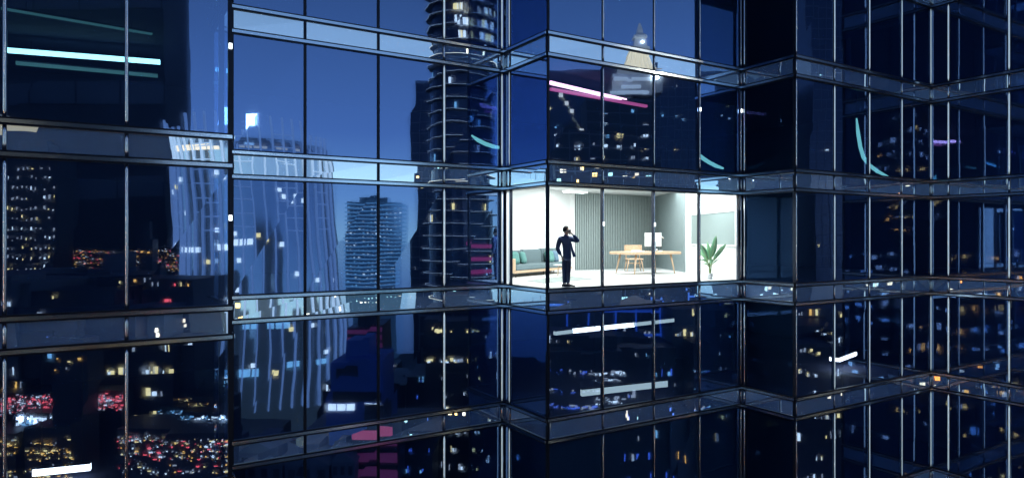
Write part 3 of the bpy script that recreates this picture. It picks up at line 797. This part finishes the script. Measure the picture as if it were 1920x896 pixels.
# spired tower above the lit office
D = 200.0
t_, loc, (x0, x1, D, zt) = block(1108, 1232, 186, D, MF_box, m=body_dark, wins=190, floor=3.4, pal=(0,1,2), sz=1.9, grid=grid_d, label='dark tower with a floodlit pointed roof and needle spire mirrored above the lit office', name='spired_tower', ylow=700)
xc = (1192-CX)/F*D
cream = mat('cream glowing roof', (.58,.56,.50), .6, emit=(1,.90,.72), estr=.10)  # floodlighting of roof and ledge is partly put in as emission
cream2 = mat('cream glowing ledge', (.6,.58,.5), .6, emit=(1,.92,.75), estr=.45)
def ypx(y): return EYE-(y-HY)*D/F
def sq(cx, hw, z): return [Vector((cx-hw, D+10-hw, z)), Vector((cx+hw, D+10-hw, z)), Vector((cx+hw, D+10+hw, z)), Vector((cx-hw, D+10+hw, z))]
def yrx(y): return EYE-(y-HY)*(D+10)/F
xc = (1192-CX)/F*(D+10)
mb = MB(); mb.ring_stack([sq(xc, 7.2, yrx(188)), sq(xc, 7.2, yrx(150))], smooth=False); mb.build('upper_storeys', body_dark, t_, xf=loc)
mb = MB(); mb.ring_stack([sq(xc, 6.0, yrx(150)), sq(xc, 5.2, yrx(143)), sq(xc, 4.3, yrx(131)), sq(xc, 3.5, yrx(118)), sq(xc, 2.95, yrx(107)), sq(xc, 2.6, yrx(98)), sq(xc, 2.4, yrx(92))], smooth=False)
for r_ in range(7):
    f_ = r_/6-.5; mb.tube([Vector((xc+10.4*f_, D+10-5.3, yrx(143))), Vector((xc+5.2*f_, D+10-2.75, yrx(102)))], .14, 4); mb.build('roof', cream, t_, xf=loc)
mb = MB(); mb.ring_stack([sq(xc, 1.9, yrx(92)), sq(xc, 1.4, yrx(76)), sq(xc, 2.0, yrx(75)), sq(xc, 1.9, yrx(71)), sq(xc, .9, yrx(66)), sq(xc, .7, yrx(58)), sq(xc, .2, yrx(45))], smooth=False); mb.build('spire', cream, t_, xf=loc)
mb = MB()
for (a0, a1, y, h) in ((1150,1222,174,.8), (1170,1210,163,.8), (1156,1184,148,.8), (1190,1230,148,.8), (1180,1194,151,.6)):
    mb.box((a0-CX)/F*D, (a1-CX)/F*D, D-.9, D-.2, ypx(y)-h*.8, ypx(y)+h*.6)
mb.build('lit_ledge', cream2, t_, xf=loc, bevel=.4)
for fx_, e_ in ((-5.2, 3500), (0, 2000), (5.2, 3500)):
    fd = bpy.data.lights.new('floodlight', 'POINT'); fd.energy = e_; fd.color = (1, .85, .6); fd.shadow_soft_size = .3
    fo = bpy.data.objects.new('floodlight', fd); COL.objects.link(fo); fo.location = loc(Vector((xc+fx_, D+.9, ypx(147))))
fd = bpy.data.lights.new('floodlight', 'POINT'); fd.energy = 500; fd.color = (1, .85, .7); fd.shadow_soft_size = .2
fo = bpy.data.objects.new('floodlight', fd); COL.objects.link(fo); fo.location = loc(Vector((xc, D+10-4.5, yrx(88))))
t_, loc, (x0, x1, D2, zt) = block(1038, 1112, 250, 170, MF_box, m=body_dark, wins=60, floor=3.4, pal=(0,1,1,2), sz=1.9, grid=grid_d, label='lower dark block with a roof crane mirrored left of the spired tower', ylow=560)
mb = MB(); a_, b_ = W(1108, 266, 175), W(1046, 176, 175); mb.tube([a_, b_], .35, 5); mb.build('crane_jib', mat('crane steel', (.3,.27,.2), .6, emit=(1,.75,.4), estr=.08), t_, xf=MF_box)
mb = MB()
for i in range(7):
    p = a_.lerp(b_, i/6.0); mb.box(p.x-.5, p.x+.5, p.y-.9, p.y-.4, p.z-.5, p.z+.5) if i != 2 else None
mb.build('crane_lamp', glow('crane lamp', (1,.75,.5), 1.0), t_, xf=MF_box)
block(985, 1236, 128, 262, MF_box, depth=60, m=body_blue, wins=25, label='broad dark tower mirrored behind the spired tower', ylow=500)
block(1228, 1420, 146, 250, MF_box, depth=60, m=body_blue, wins=14, grid=grid_d, label='broad dark tower mirrored right of the spired tower', ylow=500)
block(1500, 1700, -60, 240, MF_box, depth=60, m=body_blue, wins=14, grid=grid_d, label='tall dark tower mirrored in the right bay', ylow=500)
# lower buildings
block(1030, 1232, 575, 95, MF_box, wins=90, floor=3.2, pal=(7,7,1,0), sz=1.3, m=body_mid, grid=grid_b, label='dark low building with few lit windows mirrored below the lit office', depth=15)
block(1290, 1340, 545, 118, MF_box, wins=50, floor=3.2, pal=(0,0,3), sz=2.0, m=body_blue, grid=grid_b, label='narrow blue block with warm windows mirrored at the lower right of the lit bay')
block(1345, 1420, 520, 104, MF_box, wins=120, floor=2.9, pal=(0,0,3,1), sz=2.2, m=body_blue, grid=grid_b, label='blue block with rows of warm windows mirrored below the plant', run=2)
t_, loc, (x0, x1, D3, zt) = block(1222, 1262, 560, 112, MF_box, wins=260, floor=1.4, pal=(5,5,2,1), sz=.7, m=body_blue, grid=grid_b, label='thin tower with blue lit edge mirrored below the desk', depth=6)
block(792, 960, 585, 120, MF_rec, wins=100, floor=3.2, pal=(0,0,1,2), sz=1.8, m=body_dark, grid=grid_d, label='black building with warm windows mirrored at the foot of the ringed tower', depth=18)
bb_m = mat('blue painted wall', (.05,.13,.42), .6, noise=.2, scale=.4)
t_, loc, (x0, x1, D4, zt) = block(613, 722, 678, 82, MF_rec, m=bb_m, wins=0, label='squat blue block with dark openings and a lit base mirrored at the lower left', name='blue_block', cat='building', depth=9)
mb = MB(); mb.box(x0+.7, x0+3.9, D4-.08, D4-.02, zt-1.9, zt-.7); mb.box(x0+.9, x1-.1, D4-.08, D4-.02, zt-5.0, zt-3.8); mb.build('opening', body_dark, t_, xf=loc)
mb = MB()
for i in range(6):
    if i == 3: continue
    mb.box(x0+.3+1.1*i, x0+1.25+1.1*i, D4-.1, D4-.02, zt-6.0, zt-5.2)
tag(mb.build('lit_window', WIN[1], t_, xf=loc), kind='stuff')
pink_m = mat('pink lit wall', (.5,.12,.22), .6, emit=(1,.12,.32), estr=.07)
for (a0, a1, yt, yb, D5, lb) in ((642, 724, 612, 656, 98, 'low pink lit facade mirrored left of the ringed tower foot'), (664, 742, 806, 900, 80, 'pink lit house with dark windows mirrored at the bottom edge')):
    t_, loc, (x0, x1, D6, zt) = block(a0, a1, yt, D5, MF_rec, m=body_dark, wins=0, label=lb, name='pink_building', cat='building', depth=8)
    mb = MB()
    hgt = (yb-yt)/F*D5; nrow = 3
    for i in range(nrow):
        z = zt-hgt*(i+.55)/nrow; mb.box(x0, x1, D5-.1, D5-.02, z-hgt/nrow*.27, z+hgt/nrow*.3)
    mb.build('pink_band', pink_m, t_, xf=loc)
# gabled row along the bottom
gm = mat('grey house wall', (.13,.14,.19), .7, noise=.2, scale=.5)
for i, (a0, a1, yt) in enumerate(((335, 385, 868), (388, 450, 872), (455, 525, 866), (530, 610, 868), (615, 660, 862))):
    t_, loc, (x0, x1, D6, zt) = block(a0, a1, yt, 78, MF_rec, m=gm, wins=0, label='grey gabled house mirrored along the bottom edge', name='gabled_house', cat='house', depth=8)
    mb = MB(); xm = (x0+x1)/2
    g0 = [Vector((x0-.2,77.8,zt)), Vector((x1+.2,77.8,zt)), Vector((xm,77.8,zt+1.3))]
    mb.ring_stack([g0, [p+Vector((0,8.4,0)) for p in g0]], smooth=False); mb.build('roof', band_m, t_, xf=loc)
    mb = MB()
    for q in range(3): mb.box(x0+(q+.25)*(x1-x0)/3, x0+(q+.75)*(x1-x0)/3, 77.92, 77.98, zt-1.5, zt-.5)
    mb.build('window', body_dark, t_, xf=loc)

cn = thing('lit_canopy', MF_left(W(20, 240, 70)), 'cream lit canopy edge mirrored at the far left', 'canopy')
mb = MB(); mb.ring_stack([[W(-60, 196, 70), W(76, 236, 70), W(70, 250, 70), W(-60, 238, 70)], [W(-60, 196, 75), W(76, 236, 75), W(70, 250, 75), W(-60, 238, 75)]], smooth=False)
mb.build('soffit', mat('cream lit soffit', (.5,.42,.3), .6, emit=(1,.8,.5), estr=.12), cn, xf=MF_left)
mb = MB(); q_ = W(-40, 215, 73); mb.box(q_.x-1, q_.x+1, q_.y-1, q_.y+1, GZ, q_.z-.8); mb.build('mast', body_dark, cn, xf=MF_left)
# terraced building with lit decks, far lower left
t_, loc, (x0, x1, D7, zt) = block(-120, 208, 798, 78, MF_left, m=body_dark, wins=0, label='terraced building with bright curved decks mirrored at the bottom left', name='terraced_building', cat='building', depth=14)
mb, wn = MB(), MB()
for i in range(4):
    z = zt-.3-i*1.35
    mb.box(x0-.3, x1+.3-.4*i, D7-1.2+.15*i, D7-.02, z-.25, z+.12)
    x = x0
    while x < x1-1:
        wl = random.uniform(.3, 1.6)
        if random.random() < .75: wn.box(x, x+wl, D7-.14, D7-.03, z-.95, z-.4, random.choice((1,1,0,3,2)))
        x += wl+random.uniform(.1,.4)
mb.build('deck', mat('salmon deck edge', (.45,.25,.2), .6, emit=(1,.4,.3), estr=.10), t_, xf=loc); tag(wn.build('lit_window', WIN, t_, xf=loc), kind='stuff')

# towers behind the viewer, seen after two reflections in the right-hand corner
WIN_keep = WIN
WIN = [glow('deep amber window', (1,.34,.05), 9), glow('white hall window', (1,.8,.6), 10), glow('sky blue window', (.6,.8,.9), 8), glow('orange window', (1,.26,.03), 9), WIN[4], WIN[5], WIN[6], WIN[7]]
block(1640, 1742, 196, 165, turn(P4), m=body_dark, wins=150, floor=3.0, pal=(0,0,3,1), sz=1.3, label='black tower with amber windows mirrored twice at the right corner', ylow=760, run=2)
block(1560, 1690, 440, 100, turn(P4), m=body_dark, wins=260, floor=2.4, pal=(2,2,1,2), sz=1.0, label='office block with rows of bluish windows mirrored in the right bay', ylow=800, run=3)
block(1762, 1990, 440, 104, turn(P4), m=body_dark, wins=170, floor=2.8, pal=(0,3,1,2), sz=1.2, label='low black block with amber windows mirrored at the right edge', ylow=860)
block(1692, 1758, 560, 96, turn(P4), m=body_dark, wins=46, floor=3.2, pal=(0,3,1), sz=1.4, label='low black block with amber windows mirrored at the lower right corner', ylow=880)
WIN = WIN_keep

block(1480, 2100, -150, 260, turn(P4), m=body_dark, wins=0, depth=40, label='plain black block added to darken the right bays')  # unseen block added so the corner mirrors dark instead of sky
# mass of low city blocks, lamps and streets: nobody could count it
cb, cw = MB(), MB()
def clear_of(x, y):
    p = Vector((x, y, 0))
    return (p-P1).dot(N) > 26 and math.hypot(x, y) > 26
n = 0
def low_block(p, xf, zt, w_, dp, pal, dens, sz=1.0):
    x0, x1, y0 = p.x-w_/2, p.x+w_/2, p.y
    q = [xf(Vector(c)) for c in ((x0,y0,0),(x1,y0,0),(x1,y0+dp,0),(x0,y0+dp,0))]
    if not all(clear_of(c.x, c.y) for c in q): return
    cb.prism([Vector((c.x, c.y, 0)) for c in q], GZ-.5, zt, random.randrange(2))
    nn_ = int(dens*w_)
    for _ in range(nn_):
        x = random.uniform(x0, x1-sz); z = random.uniform(max(GZ, zt-18), zt-.8); z = zt-.9-round((zt-.9-z)/2.6)*2.6
        s_ = sz*random.choice((.35,.5,.8,1.3)); h = random.choice((.35,.5,.9))
        cw.quad([xf(Vector(c)) for c in ((x,y0-.06,z),(x+s_,y0-.06,z),(x+s_,y0-.06,z+h),(x,y0-.06,z+h))], random.choice(pal))
for i in range(300):                                   # below the left bays
    D = random.uniform(76, 143); px = random.uniform(-150, 275)
    yt = HY + 40 + random.uniform(20, 260)*(90/D)**.35
    low_block(Vector(((px-CX)/F*D, D, 0)), MF_left, EYE-(yt-HY)*D/F, random.uniform(5,15), random.uniform(5,12), random.choice(((0,1,7),(1,2,7),(0,3,4,7),(1,7,0),(5,5,2,7))), random.uniform(2,10), .4)
def cluster(px0, px1, y0, y1, D, xf, pal, cnt, sz):
    x0, x1 = (px0-CX)/F*D, (px1-CX)/F*D; z1, z0 = EYE-(y0-HY)*D/F, EYE-(y1-HY)*D/F
    q = [xf(Vector(c)) for c in ((x0,D,0),(x1,D,0),(x1,D+5,0),(x0,D+5,0))]
    cb.prism([Vector((c.x, c.y, 0)) for c in q], GZ-.5, z1, 0)
    rows = [random.uniform(z0, z1-.3) for _ in range(max(2, cnt//14))]
    for _ in range(cnt):
        z = random.choice(rows)+random.uniform(-.15,.15); x = x0+(x1-x0)*random.random(); s_ = sz*random.choice((.4,.6,1,1,2.2)); h = sz*random.choice((.5,.7,1))
        tilt = random.uniform(-.1,.25)*h
        cw.quad([xf(Vector(c)) for c in ((x,D-.05,z),(x+s_,D-.05,z+tilt),(x+s_,D-.05,z+h+tilt),(x,D-.05,z+h))], random.choice(pal))
for a_ in ((95,335,468,505,142,(3,4,7,1,3,7),380,.18), (0,180,520,560,130,(7,0,2),220,.20), (0,110,655,690,88,(0,3,0),260,.17), (110,232,600,655,96,(2,1,7),200,.17), (-20,235,735,772,74,(4,4,4,1,7),520,.16),
           (20,165,772,800,72,(1,2,6),100,.34), (232,335,590,700,92,(2,7,1),300,.17), (240,436,688,764,84,(2,2,5,1),340,.20), (305,440,768,802,76,(2,6,2,1),240,.20), (275,372,838,872,70,(1,6,1),160,.20), (225,436,806,890,68,(3,0,7,1,4),220,.17)):
    cluster(*a_[:5], MF_left, *a_[5:])
for (y0_, y1_, D_, n_) in ((508,600,120,170), (560,680,105,240), (640,740,90,280), (720,800,80,220), (790,900,71,220)):
    for q_ in range(4):
        a0_ = -70+q_*(100 if y0_ < 700 else 125)+random.uniform(-15,15); cluster(a0_, a0_+(80 if y0_ < 700 else 95), y0_+random.uniform(0,25), y1_, D_+random.uniform(-4,4), MF_left, random.choice(((7,1,2,0),(7,0,3),(7,3,3,0),(7,4,1,3))), n_//2, .16)
for a_ in ((1228,1300,700,790,100,(1,0,6,4,2),260,.23), (1348,1425,612,640,98,(1,1,2),120,.29), (1040,1230,730,896,100,(7,1,0),52,.34)):
    cluster(*a_[:5], MF_box, *a_[5:])
for q_ in range(9):
    a0_ = random.uniform(1000, 1560); y0_ = random.uniform(600, 780); cluster(a0_, a0_+random.uniform(30,80), y0_, y0_+140, random.uniform(78,92), MF_box, random.choice(((7,1),(7,0),(7,5,2),(5,7))), 60, .24)
for a_ in ((800,960,600,760,100,(0,0,7,1),40,.46),):
    cluster(*a_[:5], MF_rec, *a_[5:])
for i in range(110):
    D = random.uniform(85, 270); px = random.uniform(440, 940)
    yt = HY + (320 if px < 640 else 250) + random.uniform(0, 150)*(90/D)**.3
    low_block(Vector(((px-CX)/F*D, D, 0)), MF_rec, max(GZ+4, EYE-(yt-HY)*D/F), random.uniform(5,14), random.uniform(5,12), random.choice(((0,1,7),(1,2,7),(0,7),(5,5,2))), random.uniform(2,7), .26)
for i in range(150):
    D = random.uniform(80, 190); px = random.uniform(1000, 1650)
    yt = HY + 90 + random.uniform(40, 240)*(90/D)**.3
    low_block(Vector(((px-CX)/F*D, D, 0)), MF_box, max(GZ+4, EYE-(yt-HY)*D/F), random.uniform(5,14), random.uniform(5,12), random.choice(((0,7,3),(1,2,7),(0,1,7),(5,5,2,7))), random.uniform(2,9), .27)
tag(cb.build('city_blocks', [body_dark, body_mid]), kind='stuff')
tag(cw.build('city_lights', WIN, fix=False), kind='stuff')
cb, cw = MB(), MB()
WINB = [glow('deep amber street window', (1,.34,.05), 8), glow('white street window', (1,.8,.6), 9), glow('blue street window', (.5,.8,1), 7), WIN[3], glow('red street lamp', (1,.05,.05), 9), WIN[5]]
for i in range(150):
    D = random.uniform(60, 92); px = random.uniform(1480, 2000)
    yt = HY + 270 + random.uniform(20, 160)
    low_block(Vector(((px-CX)/F*D, D, 0)), turn(P4), max(GZ+4, EYE-(yt-HY)*D/F), random.uniform(5,14), random.uniform(5,12), random.choice(((0,0,1),(1,2,2),(0,1),(2,2,4))), random.uniform(1,5), .3)
tag(cb.build('city_blocks', [body_dark, body_mid]), kind='stuff')
tag(cw.build('city_lights', WINB, fix=False), kind='stuff')

# ground, and water added to mirror a glow under the horizon
mb = MB()
c_ = Vector((60, -55, 0)); land = []
for j in range(72):
    q = 2*math.pi*j/72; r_ = 205 + 10*math.sin(3*q+1) + 7*math.sin(7*q) + 4*math.sin(17*q+2)
    land.append(c_ + Vector((math.cos(q)*r_, math.sin(q)*r_, 0)))
mb.prism(land, GZ-3, GZ)
tag(mb.build('ground', mat('dark city ground', (.04,.042,.048), .8, noise=.4, scale=.02)), kind='structure')
wat = mat('added reflecting water', (.01,.02,.03), .10, bump=.06, scale=.15)
mb = MB(); mb.quad([(-9000,-9000,GZ-1.5),(9000,-9000,GZ-1.5),(9000,9000,GZ-1.5),(-9000,9000,GZ-1.5)])
tag(mb.build('glow_water', wat, fix=False), kind='structure')

# ------------------------------------------------------------------ sky and light
w = bpy.data.worlds.new('World'); sc.world = w; w.use_nodes = True
nt = w.node_tree; bg = nt.nodes['Background']
sky = nt.nodes.new('ShaderNodeTexSky'); sky.sky_type = 'NISHITA'; sky.sun_disc = False
SUN_EL, SUN_AZ = R(1.0), R(-35.0)
sky.sun_elevation = SUN_EL; sky.sun_rotation = SUN_AZ; sky.ozone_density = 6.0; sky.air_density = 1.0; sky.dust_density = .6
tc = nt.nodes.new('ShaderNodeTexCoord'); sep = nt.nodes.new('ShaderNodeSeparateXYZ'); nt.links.new(tc.outputs['Generated'], sep.inputs[0])
ramp = nt.nodes.new('ShaderNodeValToRGB'); nt.links.new(sep.outputs['Z'], ramp.inputs[0])
el = ramp.color_ramp.elements                          # dusk air: pale at the horizon, deep blue above
el[0].position = 0.0; el[0].color = (.36, .50, .50, 1)
el[1].position = 1.0; el[1].color = (.012, .025, .065, 1)
for p_, c_ in ((.06, (.23, .36, .48)), (.15, (.125, .205, .355)), (.33, (.070, .118, .205)), (.55, (.022, .044, .105))):
    e_ = el.new(p_); e_.color = (*c_, 1)
sc_ = nt.nodes.new('ShaderNodeMix'); sc_.data_type = 'RGBA'; sc_.blend_type = 'ADD'; sc_.inputs[0].default_value = .02
mul = nt.nodes.new('ShaderNodeVectorMath'); mul.operation = 'SCALE'; mul.inputs['Scale'].default_value = 1/.15
nt.links.new(ramp.outputs[0], mul.inputs[0]); nt.links.new(mul.outputs[0], sc_.inputs[6]); nt.links.new(sky.outputs[0], sc_.inputs[7])
nt.links.new(sc_.outputs[2], bg.inputs[0]); bg.inputs[1].default_value = .15
sl = bpy.data.lights.new('sun', 'SUN'); sl.energy = .02; sl.angle = R(.5); sl.color = (1, .9, .78)
so_ = bpy.data.objects.new('sun', sl); COL.objects.link(so_)
dirv = Vector((math.sin(SUN_AZ)*math.cos(SUN_EL), math.cos(SUN_AZ)*math.cos(SUN_EL), math.sin(SUN_EL)))
so_.rotation_euler = (-dirv).to_track_quat('-Z', 'Y').to_euler(); so_.location = (0, -5, 40)

cam = bpy.data.cameras.new('Camera'); cam.sensor_width = 36; cam.lens = F/1920*36; cam.clip_end = 20000; cam.clip_start = .1
cam.shift_y = (HY-448)/1920.0
co = bpy.data.objects.new('Camera', cam); COL.objects.link(co); co.location = (0, 0, EYE); co.rotation_euler = (math.pi/2, 0, 0)
sc.camera = co
sc.view_settings.view_transform = 'Standard'; sc.view_settings.look = 'None'; sc.view_settings.exposure = 1.4; sc.view_settings.gamma = 1
cy_ = sc.cycles
cy_.max_bounces = 10; cy_.diffuse_bounces = 3; cy_.glossy_bounces = 5; cy_.transparent_max_bounces = 12; cy_.sample_clamp_indirect = .5
cy_.caustics_reflective = False; cy_.caustics_refractive = False
cy_.use_adaptive_sampling = False; w.cycles.sampling_method = 'NONE'; cy_.use_denoising = DN; cy_.use_light_tree = True
